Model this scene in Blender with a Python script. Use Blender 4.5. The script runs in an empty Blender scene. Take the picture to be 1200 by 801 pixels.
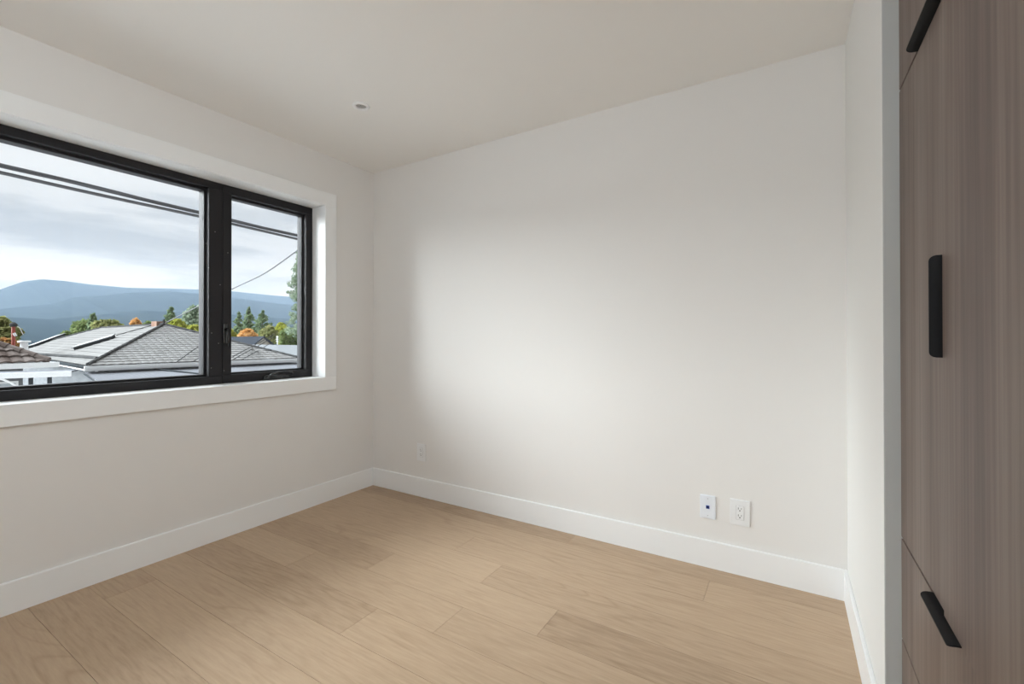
import bpy, bmesh, math, random
from mathutils import Vector, Matrix, noise
R = math.radians
random.seed(7)
sc = bpy.context.scene
COL = sc.collection

# ------------------------------------------------------------------ camera
CAM = Vector((2.7779, -2.4517, 1.15)); YAW, PITCH, ROLL = 0.5493, 0.005, -0.0005
FPX, SH = 528.322, -7.865
fw = Vector((-math.sin(YAW)*math.cos(PITCH), math.cos(YAW)*math.cos(PITCH), math.sin(PITCH)))
rt0 = Vector((math.cos(YAW), math.sin(YAW), 0)); up0 = rt0.cross(fw)
rt = rt0*math.cos(ROLL)+up0*math.sin(ROLL); up = -rt0*math.sin(ROLL)+up0*math.cos(ROLL)
cd = bpy.data.cameras.new('camera'); cam = bpy.data.objects.new('camera', cd); COL.objects.link(cam)
m = Matrix((rt, up, -fw)).transposed().to_4x4(); m.translation = CAM
cam.matrix_world = m
cd.sensor_width = 36; cd.lens = FPX/1200*36; cd.shift_y = SH/1200; cd.clip_start = 0.02; cd.clip_end = 20000
sc.camera = cam
def ray(px, py): return fw + rt*((px-600)/FPX) - up*((py-400.5-SH)/FPX)
def hit(px, py, point, normal):
    """where the sight line through a place in the photo meets a plane of the world"""
    d = ray(px, py); n = Vector(normal)
    return CAM + d*((Vector(point)-CAM).dot(n)/d.dot(n))
def atx(px, py, x): return hit(px, py, (x, 0, 0), (1, 0, 0))

# ------------------------------------------------------------------ light and exposure
sc.view_settings.view_transform = 'Standard'; sc.view_settings.look = 'None'
sc.view_settings.gamma = 1; sc.view_settings.use_curve_mapping = False
sc.view_settings.exposure = 0.16
sc.cycles.max_bounces = 14; sc.cycles.diffuse_bounces = 10; sc.cycles.glossy_bounces = 4
sc.cycles.transparent_max_bounces = 12; sc.cycles.volume_bounces = 0
sc.cycles.sample_clamp_indirect = 6; sc.cycles.use_denoising = True
SKY = 0.56
SUN = 17.3
SUN_DIR = (0.61, 0.50, -0.58); SUN_ANGLE = 70
w = bpy.data.worlds.new('sky'); sc.world = w; w.use_nodes = True
nt = w.node_tree; nt.nodes.clear()
def N(nt, t, **k):
    n = nt.nodes.new(t)
    for a, b in k.items():
        if a.startswith('i_'):
            key = a[2:]; key = int(key) if key.isdigit() else key.replace('_', ' ')
            n.inputs[key].default_value = b
        else: setattr(n, a, b)
    return n
def L(nt, a, b): nt.links.new(a, b)
def ramp(nt, stops, interp='LINEAR'):
    r = nt.nodes.new('ShaderNodeValToRGB'); r.color_ramp.interpolation = interp
    e = r.color_ramp.elements
    while len(e) > 1: e.remove(e[-1])
    for i, (p, c) in enumerate(stops):
        x = e[0] if i == 0 else e.new(p)
        x.position = p; x.color = (*c, 1) if len(c) == 3 else c
    return r
tc = N(nt, 'ShaderNodeTexCoord')
mp = N(nt, 'ShaderNodeMapping'); mp.inputs['Scale'].default_value = (1.5, 1.5, 7.5); mp.inputs["Location"].default_value = (0.3, 1.9, 0.45)
L(nt, tc.outputs['Generated'], mp.inputs['Vector'])
n1 = N(nt, 'ShaderNodeTexNoise', i_Scale=1.9, i_Detail=7.0, i_Roughness=0.55, i_Distortion=0.3)
L(nt, mp.outputs[0], n1.inputs['Vector'])
cr = ramp(nt, [(0.36, (0.88, 0.915, 0.955)), (0.45, (1.06, 1.09, 1.12)), (0.50, (1.26, 1.28, 1.30)), (0.62, (1.36, 1.37, 1.38))])
L(nt, n1.outputs['Fac'], cr.inputs['Fac'])
sx = N(nt, 'ShaderNodeSeparateXYZ'); L(nt, tc.outputs['Generated'], sx.inputs[0])
hz = ramp(nt, [(0.0, (0.90, 0.84, 0.78)), (0.105, (1.10, 1.04, 0.98)), (0.17, (0.92, 0.89, 0.87)), (0.26, (1.02, 1.00, 0.985)), (0.45, (1.0, 0.985, 0.97)), (1.0, (1.0, 1.0, 1.0))])
L(nt, sx.outputs['Z'], hz.inputs['Fac'])
mx = N(nt, 'ShaderNodeMixRGB', blend_type='MULTIPLY'); mx.inputs[0].default_value = 1
L(nt, cr.outputs[0], mx.inputs[1]); L(nt, hz.outputs[0], mx.inputs[2])
bg = N(nt, 'ShaderNodeBackground', i_Strength=SKY); L(nt, mx.outputs[0], bg.inputs['Color'])
L(nt, bg.outputs[0], N(nt, 'ShaderNodeOutputWorld').inputs['Surface'])

sd = bpy.data.lights.new('sun_behind_clouds', 'SUN'); sd.energy = SUN; sd.angle = R(SUN_ANGLE); sd.color = (0.88, 0.945, 1.0)
so = bpy.data.objects.new('sun_behind_clouds', sd); COL.objects.link(so)
so.rotation_euler = Vector(SUN_DIR).to_track_quat('-Z', 'Y').to_euler(); so.location = (-20, -12, 14)

# ------------------------------------------------------------------ materials
MATS = {}
def mat(name, col=(0.8, 0.8, 0.8), rough=0.5, spec=0.5, metal=0.0):
    if name in MATS: return MATS[name]
    m_ = bpy.data.materials.new(name); m_.use_nodes = True
    b = m_.node_tree.nodes['Principled BSDF']
    b.inputs['Base Color'].default_value = (*col, 1); b.inputs['Roughness'].default_value = rough
    b.inputs['Specular IOR Level'].default_value = spec; b.inputs['Metallic'].default_value = metal
    MATS[name] = m_; return m_
def bsdf(m_): return m_.node_tree.nodes['Principled BSDF']
def bump(m_, scale, strength, dist=0.002, detail=3, stretch=(1, 1, 1), coord='Object'):
    t = m_.node_tree; c = N(t, 'ShaderNodeTexCoord'); p = N(t, 'ShaderNodeMapping'); p.inputs['Scale'].default_value = stretch
    L(t, c.outputs[coord], p.inputs[0])
    n = N(t, 'ShaderNodeTexNoise', i_Scale=scale, i_Detail=detail); L(t, p.outputs[0], n.inputs['Vector'])
    b = N(t, 'ShaderNodeBump', i_Strength=strength, i_Distance=dist); L(t, n.outputs['Fac'], b.inputs['Height'])
    L(t, b.outputs[0], bsdf(m_).inputs['Normal']); return n
def mottled(name, c1, c2, scale, rough=0.95, stretch=(1, 1, 1), spec=0.0, detail=4, lo=0.35, hi=0.65):
    m_ = mat(name, c1, rough, spec); t = m_.node_tree
    c = N(t, 'ShaderNodeTexCoord'); p = N(t, 'ShaderNodeMapping'); p.inputs['Scale'].default_value = stretch
    L(t, c.outputs['Object'], p.inputs[0])
    n = N(t, 'ShaderNodeTexNoise', i_Scale=scale, i_Detail=detail); L(t, p.outputs[0], n.inputs['Vector'])
    r = ramp(t, [(lo, c1), (hi, c2)]); L(t, n.outputs['Fac'], r.inputs['Fac']); L(t, r.outputs[0], bsdf(m_).inputs['Base Color'])
    return m_

WALL = mat('warm_white_wall_paint', (0.79, 0.777, 0.761), 0.75, 0.3); bump(WALL, 240, 0.12, 0.001)
CEIL = mat('white_ceiling_paint', (0.89, 0.88, 0.86), 0.85, 0.2); bump(CEIL, 200, 0.1, 0.001)
TRIM = mat('white_trim_paint', (0.87, 0.88, 0.885), 0.38, 0.4)
STUB = mat('white_primed_wall_paint', (0.80, 0.80, 0.785), 0.6, 0.3); bump(STUB, 60, 0.25, 0.002, stretch=(1, 1, 0.35))
BLACK = mat('black_window_frame', (0.020, 0.019, 0.021), 0.55, 0.25)
HARD = mat('black_window_hardware', (0.015, 0.015, 0.016), 0.18, 0.9)
PULL = mat('matt_black_pull', (0.006, 0.006, 0.007), 0.6, 0.2)
PLASTIC = mat('white_plastic', (0.82, 0.83, 0.84), 0.35, 0.5)
PLASTIC2 = mat('cool_white_plastic', (0.80, 0.84, 0.90), 0.35, 0.5)
SLOT = mat('dark_slot', (0.10, 0.10, 0.10), 0.6)
BLUE = mat('blue_data_jack', (0.01, 0.06, 0.33), 0.35)
BLUED = mat('dark_blue_port', (0.004, 0.012, 0.06), 0.5)
CARC = mat('dark_cabinet_interior', (0.05, 0.035, 0.03), 0.8)
GROOVE = mat('dark_floor_joint', (0.20, 0.13, 0.08), 0.9)
SPECK = mat('pale_speck', (0.45, 0.43, 0.42), 0.6)

# glass: a thin clear pane
GLASS = bpy.data.materials.new('clear_glass'); GLASS.use_nodes = True; t = GLASS.node_tree; t.nodes.clear()
tr = N(t, 'ShaderNodeBsdfTransparent'); tr.inputs[0].default_value = (0.97, 0.985, 0.985, 1)
gl = N(t, 'ShaderNodeBsdfGlossy', i_Roughness=0.0); fr = N(t, 'ShaderNodeFresnel', i_IOR=1.25)
ms = N(t, 'ShaderNodeMixShader'); L(t, fr.outputs[0], ms.inputs[0]); L(t, tr.outputs[0], ms.inputs[1]); L(t, gl.outputs[0], ms.inputs[2])
L(t, ms.outputs[0], N(t, 'ShaderNodeOutputMaterial').inputs[0])

# oak floor: grain follows each board's own UV, tone is stored per board
def floor_mat():
    m_ = mat('oiled_oak_boards', (0.6, 0.45, 0.3), 0.42, 0.35); t = m_.node_tree; b = bsdf(m_)
    uv = N(t, 'ShaderNodeUVMap', uv_map='UVMap'); tone = N(t, 'ShaderNodeAttribute', attribute_name='tone')
    p = N(t, 'ShaderNodeMapping'); p.inputs['Scale'].default_value = (1.0, 11.0, 1.0); L(t, uv.outputs[0], p.inputs[0])
    g = N(t, 'ShaderNodeTexNoise', i_Scale=7.0, i_Detail=9.0, i_Roughness=0.62, i_Distortion=0.3); L(t, p.outputs[0], g.inputs['Vector'])
    p2 = N(t, 'ShaderNodeMapping'); p2.inputs['Scale'].default_value = (0.45, 4.2, 1.0); L(t, uv.outputs[0], p2.inputs[0])
    wv = N(t, 'ShaderNodeTexNoise', i_Scale=1.5, i_Detail=1.0, i_Distortion=0.15); L(t, p2.outputs[0], wv.inputs['Vector'])
    mul = N(t, 'ShaderNodeMath', operation='MULTIPLY', i_1=11.0); L(t, wv.outputs['Fac'], mul.inputs[0])
    fr_ = N(t, 'ShaderNodeMath', operation='PINGPONG', i_1=0.5); L(t, mul.outputs[0], fr_.inputs[0])
    rg = ramp(t, [(0.0, (0, 0, 0)), (0.16, (1, 1, 1))]); L(t, fr_.outputs[0], rg.inputs['Fac'])
    msk = N(t, 'ShaderNodeTexNoise', i_Scale=1.1, i_Detail=1.0); L(t, uv.outputs[0], msk.inputs['Vector'])
    mr = ramp(t, [(0.42, (0, 0, 0)), (0.6, (1, 1, 1))]); L(t, msk.outputs['Fac'], mr.inputs['Fac'])
    base = ramp(t, [(0.0, (0.325, 0.222, 0.142)), (0.35, (0.44, 0.316, 0.209)), (0.7, (0.515, 0.378, 0.255)), (1.0, (0.585, 0.444, 0.31))])
    ad = N(t, 'ShaderNodeMath', operation='MULTIPLY_ADD', i_1=1.0, i_2=-0.5); L(t, g.outputs['Fac'], ad.inputs[0])
    a2 = N(t, 'ShaderNodeMath', operation='ADD'); L(t, ad.outputs[0], a2.inputs[0]); L(t, tone.outputs['Fac'], a2.inputs[1])
    L(t, a2.outputs[0], base.inputs['Fac'])
    mxx = N(t, 'ShaderNodeMixRGB', blend_type='MULTIPLY'); L(t, base.outputs[0], mxx.inputs[1])
    inv = N(t, 'ShaderNodeMixRGB'); L(t, rg.outputs[0], inv.inputs[0]); inv.inputs[1].default_value = (0.88, 0.86, 0.84, 1); inv.inputs[2].default_value = (1, 1, 1, 1)
    L(t, inv.outputs[0], mxx.inputs[2]); L(t, mr.outputs[0], mxx.inputs[0])
    # sparse knots
    vo = N(t, 'ShaderNodeTexVoronoi', i_Scale=2.1); p3 = N(t, 'ShaderNodeMapping'); p3.inputs['Scale'].default_value = (1.0, 1.7, 1.0)
    L(t, uv.outputs[0], p3.inputs[0]); L(t, p3.outputs[0], vo.inputs['Vector'])
    kr = ramp(t, [(0.0, (0.50, 0.44, 0.38)), (0.022, (0.72, 0.68, 0.63)), (0.05, (1, 1, 1))]); L(t, vo.outputs['Distance'], kr.inputs['Fac'])
    mk = N(t, 'ShaderNodeMixRGB', blend_type='MULTIPLY'); mk.inputs[0].default_value = 1; L(t, mxx.outputs[0], mk.inputs[1]); L(t, kr.outputs[0], mk.inputs[2])
    L(t, mk.outputs[0], b.inputs['Base Color'])
    bp = N(t, 'ShaderNodeBump', i_Strength=0.12, i_Distance=0.001); L(t, g.outputs['Fac'], bp.inputs['Height']); L(t, bp.outputs[0], b.inputs['Normal'])
    return m_
OAK = floor_mat()

def laminate_mat():
    m_ = mat('dark_walnut_laminate', (0.2, 0.15, 0.13), 0.5, 0.35); t = m_.node_tree; b = bsdf(m_)
    c = N(t, 'ShaderNodeTexCoord')
    outs = []
    for sc_, (sy, sz), det in ((9, (1, 0.035), 5), (60, (1, 0.02), 3), (2.6, (1, 0.12), 2)):
        p = N(t, 'ShaderNodeMapping'); p.inputs['Scale'].default_value = (1, sy, sz); L(t, c.outputs['Object'], p.inputs[0])
        n = N(t, 'ShaderNodeTexNoise', i_Scale=float(sc_), i_Detail=float(det), i_Roughness=0.6); L(t, p.outputs[0], n.inputs['Vector']); outs.append(n)
    a = N(t, 'ShaderNodeMath', operation='MULTIPLY', i_1=0.42); L(t, outs[0].outputs['Fac'], a.inputs[0])
    a2 = N(t, 'ShaderNodeMath', operation='MULTIPLY_ADD', i_1=0.43); L(t, outs[1].outputs['Fac'], a2.inputs[0]); L(t, a.outputs[0], a2.inputs[2])
    a3 = N(t, 'ShaderNodeMath', operation='MULTIPLY_ADD', i_1=0.15); L(t, outs[2].outputs['Fac'], a3.inputs[0]); L(t, a2.outputs[0], a3.inputs[2])
    r = ramp(t, [(0.36, (0.115, 0.082, 0.070)), (0.47, (0.158, 0.115, 0.099)), (0.55, (0.190, 0.146, 0.124)), (0.66, (0.245, 0.190, 0.158))])
    L(t, a3.outputs[0], r.inputs['Fac']); L(t, r.outputs[0], b.inputs['Base Color'])
    return m_
LAM = laminate_mat()

# ------------------------------------------------------------------ building helpers
class MB:
    def __init__(s): s.b = bmesh.new()
    def box(s, lo, hi, bev=0.0, seg=2):
        lo, hi = Vector(lo), Vector(hi)
        r = bmesh.ops.create_cube(s.b, size=1.0); v = r['verts']
        bmesh.ops.scale(s.b, vec=hi-lo, verts=v); bmesh.ops.translate(s.b, vec=(lo+hi)/2, verts=v)
        if bev:
            e = list({e for x in v for e in x.link_edges})
            bmesh.ops.bevel(s.b, geom=e, offset=bev, segments=seg, affect='EDGES', profile=0.5)
        return s
    def prism(s, poly, vec):
        """a flat polygon pushed along vec"""
        a = [s.b.verts.new(p) for p in poly]; c = [s.b.verts.new(Vector(p)+Vector(vec)) for p in poly]
        s.b.faces.new(a); s.b.faces.new(list(reversed(c)))
        for i in range(len(a)):
            j = (i+1) % len(a); s.b.faces.new((a[i], c[i], c[j], a[j]))
        return s
    def tube(s, pts, rad, n=8, cap=True):
        pts = [Vector(p) for p in pts]; rings = []
        for i, p in enumerate(pts):
            d = (pts[min(i+1, len(pts)-1)]-pts[max(i-1, 0)]).normalized()
            a = d.orthogonal().normalized() if abs(d.z) > 0.95 else d.cross(Vector((0, 0, 1))).normalized()
            b2 = d.cross(a); r_ = rad[i] if isinstance(rad, (list, tuple)) else rad
            rings.append([s.b.verts.new(p + (a*math.cos(2*math.pi*k/n)+b2*math.sin(2*math.pi*k/n))*r_) for k in range(n)])
        for q, w_ in zip(rings, rings[1:]):
            for k in range(n): s.b.faces.new((q[k], q[(k+1) % n], w_[(k+1) % n], w_[k]))
        if cap: s.b.faces.new(list(reversed(rings[0]))); s.b.faces.new(rings[-1])
        return s
    def lathe(s, prof, c, n=48, axis='Z'):
        rings = []; c = Vector(c)
        for (r_, z) in prof:
            ring = []
            for k in range(n):
                a = 2*math.pi*k/n; x, y = r_*math.cos(a), r_*math.sin(a)
                ring.append(s.b.verts.new(c + (Vector((x, y, z)) if axis == 'Z' else Vector((x, z, y)) if axis == 'Y' else Vector((z, x, y)))))
            rings.append(ring)
        for q, w_ in zip(rings, rings[1:]):
            for k in range(n): s.b.faces.new((q[k], q[(k+1) % n], w_[(k+1) % n], w_[k]))
        s.b.faces.new(rings[0]); s.b.faces.new(rings[-1])
        return s
    def build(s, name, material, parent=None, smooth=False, recalc=True):
        if recalc: bmesh.ops.recalc_face_normals(s.b, faces=s.b.faces)
        me = bpy.data.meshes.new(name)
        org = parent_loc(parent)
        bmesh.ops.translate(s.b, vec=-org, verts=s.b.verts)
        s.b.to_mesh(me); s.b.free()
        o = bpy.data.objects.new(name, me); COL.objects.link(o)
        if material: me.materials.append(material)
        if parent: o.parent = parent
        if smooth:
            for p in me.polygons: p.use_smooth = True
        return o
def parent_loc(o):
    v = Vector((0, 0, 0))
    while o is not None: v += o.location; o = o.parent
    return v
def tag(o, label=None, cat=None, group=None, kind=None):
    if label: o['label'] = label
    if cat: o['category'] = cat
    if group: o['group'] = group
    if kind: o['kind'] = kind
    return o
def thing(name, loc, label, cat, group=None, kind=None):
    o = bpy.data.objects.new(name, None); COL.objects.link(o); o.location = loc; o.empty_display_size = 0.1
    return tag(o, label, cat, group, kind)
def struct(o): o['kind'] = 'structure'; return o

# ------------------------------------------------------------------ the room shell
H = 2.44; X1 = 2.997; BK = -3.35; B = 0.013; HB = 0.135; T = 0.018
XF = 3.033; YS = -0.887; YW = -1.69; XB = 3.70           # wardrobe recess
Y0, Y1, Z0, Z1 = -2.46, -0.444, 0.873, 2.077              # window opening (jamb faces)
J = 0.019
# floor boards as one mesh: each board its own faces, with a narrow dark joint beneath
fb = bmesh.new(); uvl = fb.loops.layers.uv.new('UVMap'); tl = fb.verts.layers.float.new('tone')
BW = 0.1941
joints = {0: [1.72], 1: [2.458, 0.35], 2: [1.232], 3: [1.543], 4: [0.987, 1.947], 5: [0.618, 1.594], 6: [1.288], 7: [2.2], 8: [0.21, 1.9], 9: [2.45], 10: [1.6]}
tones = {0: [.22, .34], 1: [.5, .45, .50], 2: [.50, .47], 3: [.55, .38], 4: [.33, .52, .25], 5: [.58, .50, .45], 6: [.34, .50], 7: [.50, .5], 8: [.36, .52, .45], 9: [.34, .38], 10: [.45, .40]}
edges = [0.0] + [-0.14 - BW*k for k in range(18)]
rf = random.Random(3)
for r_ in range(len(edges)-1):
    y1_, y0_ = edges[r_], max(edges[r_+1], BK)
    if y1_ <= BK: break
    js = sorted(joints.get(r_, [rf.uniform(0.3, 1.2), rf.uniform(1.6, 2.6)]))
    xs = [0.0] + js + [3.04 if y1_ < YS else X1]
    for i in range(len(xs)-1):
        tn = tones.get(r_, [])[i] if i < len(tones.get(r_, [])) else rf.uniform(.3, .55)
        g_ = 0.0006
        co = [(xs[i]+g_, y0_+g_), (xs[i+1]-g_, y0_+g_), (xs[i+1]-g_, y1_-g_), (xs[i]+g_, y1_-g_)]
        vs = [fb.verts.new((x, y, 0)) for x, y in co]; lo = [fb.verts.new((x, y, -0.012)) for x, y in co]
        for v in vs+lo: v[tl] = tn
        ou, ov = rf.uniform(0, 30), rf.uniform(0, 30)
        f = fb.faces.new(vs)
        for l_ in f.loops: l_[uvl].uv = (l_.vert.co.x+ou, l_.vert.co.y+ov)
        for k in range(4):
            f = fb.faces.new((vs[k], lo[k], lo[(k+1) % 4], vs[(k+1) % 4]))
            for l_ in f.loops: l_[uvl].uv = (l_.vert.co.x+ou, l_.vert.co.y+ov)
mfl = MB(); mfl.b.free(); mfl.b = fb
floor = struct(mfl.build('floor', OAK))
floor.data.materials.append(GROOVE)
sub = MB().box((-0.25, BK-0.1, -0.2), (XB+0.1, 0.2, -0.004)).build('floor_joint', GROOVE, floor)
ceiling = struct(MB().box((-0.27, BK-0.12, H), (XB+0.12, 0.22, H+0.2)).build('ceiling', CEIL))
# left wall with its window hole
wl = MB(); WX = -0.25
wl.box((WX, BK-0.1, 0), (0, Y0-J, H)); wl.box((WX, Y1+J, 0), (0, 0.2, H))
wl.box((WX, Y0-J, 0), (0, Y1+J, Z0-J)); wl.box((WX, Y0-J, Z1+J), (0, Y1+J, H))
struct(wl.build('wall_left', WALL))
struct(MB().box((0, 0, 0), (XB+0.1, 0.2, H)).build('wall_back', WALL))
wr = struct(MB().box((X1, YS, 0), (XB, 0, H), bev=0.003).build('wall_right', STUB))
wr.data.materials.append(mat('shaded_wall_end', (0.50, 0.512, 0.505), 0.6, 0.3)); bump(mat('shaded_wall_end'), 60, 0.4, 0.003, stretch=(1, 1, 0.3))  # end face in darker grey: its shade is put into the paint colour
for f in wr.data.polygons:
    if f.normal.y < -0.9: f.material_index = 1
struct(MB().box((XF+0.03, BK, 0), (XB, YW-0.004, H)).build('wall_right_rear', WALL))
struct(MB().box((XB, BK-0.1, 0), (XB+0.1, 0, H)).build('wall_recess', WALL))
struct(MB().box((-0.25, BK-0.1, 0), (XB, BK, H)).build('wall_front', WALL))
def base(lo, hi, name):  # skirting board with an eased top edge
    b = MB().box(lo, hi)
    e = [e for e in b.b.edges if all(abs(v.co.z-HB) < 1e-5 for v in e.verts)]
    bmesh.ops.bevel(b.b, geom=e, offset=0.003, segments=2, affect='EDGES')
    return struct(b.build(name, TRIM))
base((0, BK, 0), (B, 0, HB), 'baseboard_left')
base((B, -B, 0), (X1-B, 0, HB), 'baseboard_back')
base((X1-B, YS, 0), (X1, 0, HB), 'baseboard_right')
base((B, BK, 0), (XF+0.03, BK+B, HB), 'baseboard_front')

# ------------------------------------------------------------------ the window
win = thing('window_1', (0, (Y0+Y1)/2, Z0), None, None, kind='structure')
def ring(mb, y0, y1, z0, z1, t_, x0, x1, bev=0.0015):
    """a rectangular frame in the wall's plane; t_ = (bottom, top, left, right) widths"""
    tb, tt, tl_, tr_ = t_
    mb.box((x0, y0, z0), (x1, y1, z0+tb), bev); mb.box((x0, y0, z1-tt), (x1, y1, z1), bev)
    mb.box((x0, y0, z0+tb), (x1, y0+tl_, z1-tt), bev); mb.box((x0, y1-tr_, z0+tb), (x1, y1, z1-tt), bev)
C = 0.092; RV = 0.006
cs = MB(); ring(cs, Y0-C-RV, Y1+C+RV-0.006, Z0-C-RV+0.006, Z1+C+RV-0.004, (C, C, C, C), 0, T, 0.002)
cs.build('casing', TRIM, win)
jb = MB(); ring(jb, Y0-J, Y1+J, Z0-J, Z1+J, (J, J, J, J), -0.135, 0.004, 0.001); jb.build('jamb', TRIM, win)
FX0, FX1 = -0.235, -0.13
fm = MB()
YM = -1.0455
ring(fm, Y0, YM, Z0, Z1, (0.047, 0.041, 0.05, 0.075), FX0, FX1, 0.002)
fm.build('fixed_frame', BLACK, win)
# slim inner bead round the fixed pane
gb = MB(); ring(gb, Y0+0.05, YM-0.075, Z0+0.047, Z1-0.041, (0.012, 0.014, 0.012, 0.012), -0.225, -0.165, 0.001); gb.build('glazing_bead', BLACK, win)
sash = MB(); ring(sash, YM+0.0015, Y1, Z0, Z1, (0.052, 0.051, 0.050, 0.049), FX0+0.01, FX1+0.0015, 0.002)
sash = sash.build('sash', BLACK, win)
gb = MB(); ring(gb, YM+0.0515, Y1-0.049, Z0+0.052, Z1-0.051, (0.009, 0.012, 0.004, 0.012), -0.215, -0.165, 0.001); gb.build('glazing_bead', BLACK, sash)
MB().box((FX0-0.005, YM-0.004, Z0), (FX1-0.006, YM+0.0055, Z1)).build('mullion', BLACK, win)
MB().box((-0.189, Y0+0.045, Z0+0.04), (-0.184, YM-0.07, Z1-0.036)).build('pane', GLASS, win)
MB().box((-0.189, YM+0.045, Z0+0.047), (-0.184, Y1-0.044, Z1-0.046)).build('pane', GLASS, sash)
# casement lock lever on the left stile of the sash
lk = MB(); lk.box((FX1, -1.043, 1.115), (FX1+0.008, -1.016, 1.235), 0.003)
lk.tube([(FX1+0.008, -1.030, 1.20), (FX1+0.022, -1.029, 1.205), (FX1+0.027, -1.027, 1.18), (FX1+0.030, -1.026, 1.14), (FX1+0.026, -1.026, 1.098)], [0.008, 0.008, 0.007, 0.006, 0.005], 10)
lk.build('lock_lever', HARD, sash, smooth=True)
# folding crank on the bottom rail
ck = MB()
pr = [(-0.805, Z0+0.002), (-0.800, Z0+0.026), (-0.775, Z0+0.036), (-0.70, Z0+0.034), (-0.635, Z0+0.026), (-0.618, Z0+0.004)]
ck.prism([(FX1, y, z) for y, z in pr], (0.022, 0, 0))
bmesh.ops.bevel(ck.b, geom=list(ck.b.edges), offset=0.003, segments=2, affect='EDGES')
ck = ck.build('crank_base', HARD, sash, smooth=True)
arm = MB(); arm.tube([(FX1+0.030, -0.780, Z0+0.022), (FX1+0.034, -0.755, Z0+0.040), (FX1+0.034, -0.71, Z0+0.052), (FX1+0.034, -0.66, Z0+0.054), (FX1+0.032, -0.622, Z0+0.046), (FX1+0.030, -0.612, Z0+0.028)], [0.007, 0.006, 0.005, 0.005, 0.006, 0.007], 10)
arm.tube([(FX1+0.015, -0.785, Z0+0.018), (FX1+0.036, -0.785, Z0+0.018)], 0.010, 12)
arm.build('crank_handle', HARD, sash, smooth=True)
for px, py in ((252, 271.5), (241.5, 285), (267, 296), (244.5, 313.5), (258, 333.5), (248, 390), (247.5, 431), (262.5, 434), (256, 402)):
    p = atx(px, py, FX1+0.0015)
    MB().box((p.x-0.0005, p.y-0.0017, p.z-0.0017), (p.x+0.0015, p.y+0.0017, p.z+0.0017), 0.0006, 1).build('screw', SPECK, win if px < 254 else sash)

# ------------------------------------------------------------------ recessed ceiling light
dl = thing('recessed_downlight', (0.757, -0.757, H), 'small round recessed ceiling light with a white trim ring, switched off', 'ceiling light')
LX, LY = 0.757, -0.757
rg_ = MB()
prof = [(0.0285, H-0.0002), (0.0285, H-0.0075), (0.0300, H-0.0095), (0.041, H-0.0085), (0.0475, H-0.0060), (0.0475, H-0.0045), (0.0440, H-0.0035), (0.0440, H-0.0002)]
rings = []
for (r_, z) in prof: rings.append([rg_.b.verts.new((LX+r_*math.cos(2*math.pi*k/56), LY+r_*math.sin(2*math.pi*k/56), z)) for k in range(56)])
for q, w_ in zip(rings, rings[1:]):
    for k in range(56): rg_.b.faces.new((q[k], q[(k+1) % 56], w_[(k+1) % 56], w_[k]))
rg_.build('trim_ring', mat('white_light_trim', (0.92, 0.92, 0.93), 0.4), dl, smooth=True)
MB().lathe([(0.0285, H-0.0008), (0.024, H-0.0016), (0.013, H-0.0010), (0.001, H-0.0006)], (LX, LY, 0), 40).build('lens', mat('grey_light_lens', (0.50, 0.48, 0.46), 0.5), dl, smooth=True)

# ------------------------------------------------------------------ added flush lamp, out of view, to fill the room with light
FILL_LAMP_W = 24.5
fl_ = thing('added_fill_lamp', (1.95, -3.02, H), 'added fill lamp behind the camera, round and flush with a lit opal glass dome', 'added fill lamp')
MB().lathe([(0.19, H), (0.19, H-0.025), (0.175, H-0.03)], (1.95, -3.02, 0), 48).build('base_ring', TRIM, fl_, smooth=False)
OPAL = mat('fill_lamp_opal', (0.9, 0.9, 0.88), 0.3)
bsdf(OPAL).inputs['Emission Color'].default_value = (1.0, 0.95, 0.88, 1); bsdf(OPAL).inputs['Emission Strength'].default_value = 3.0
MB().lathe([(0.172, H-0.03), (0.168, H-0.055), (0.145, H-0.085), (0.10, H-0.105), (0.05, H-0.114), (0.005, H-0.116)], (1.95, -3.02, 0), 48).build('dome', OPAL, fl_, smooth=True)
ld = bpy.data.lights.new('fill_light', 'POINT'); ld.energy = FILL_LAMP_W; ld.color = (0.86, 0.94, 1.0); ld.shadow_soft_size = 0.16  # added point light below the dome, brightens the whole room
lo_ = bpy.data.objects.new('fill_light', ld); COL.objects.link(lo_); lo_.location = (0, 0, -0.30); lo_.parent = fl_

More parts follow.
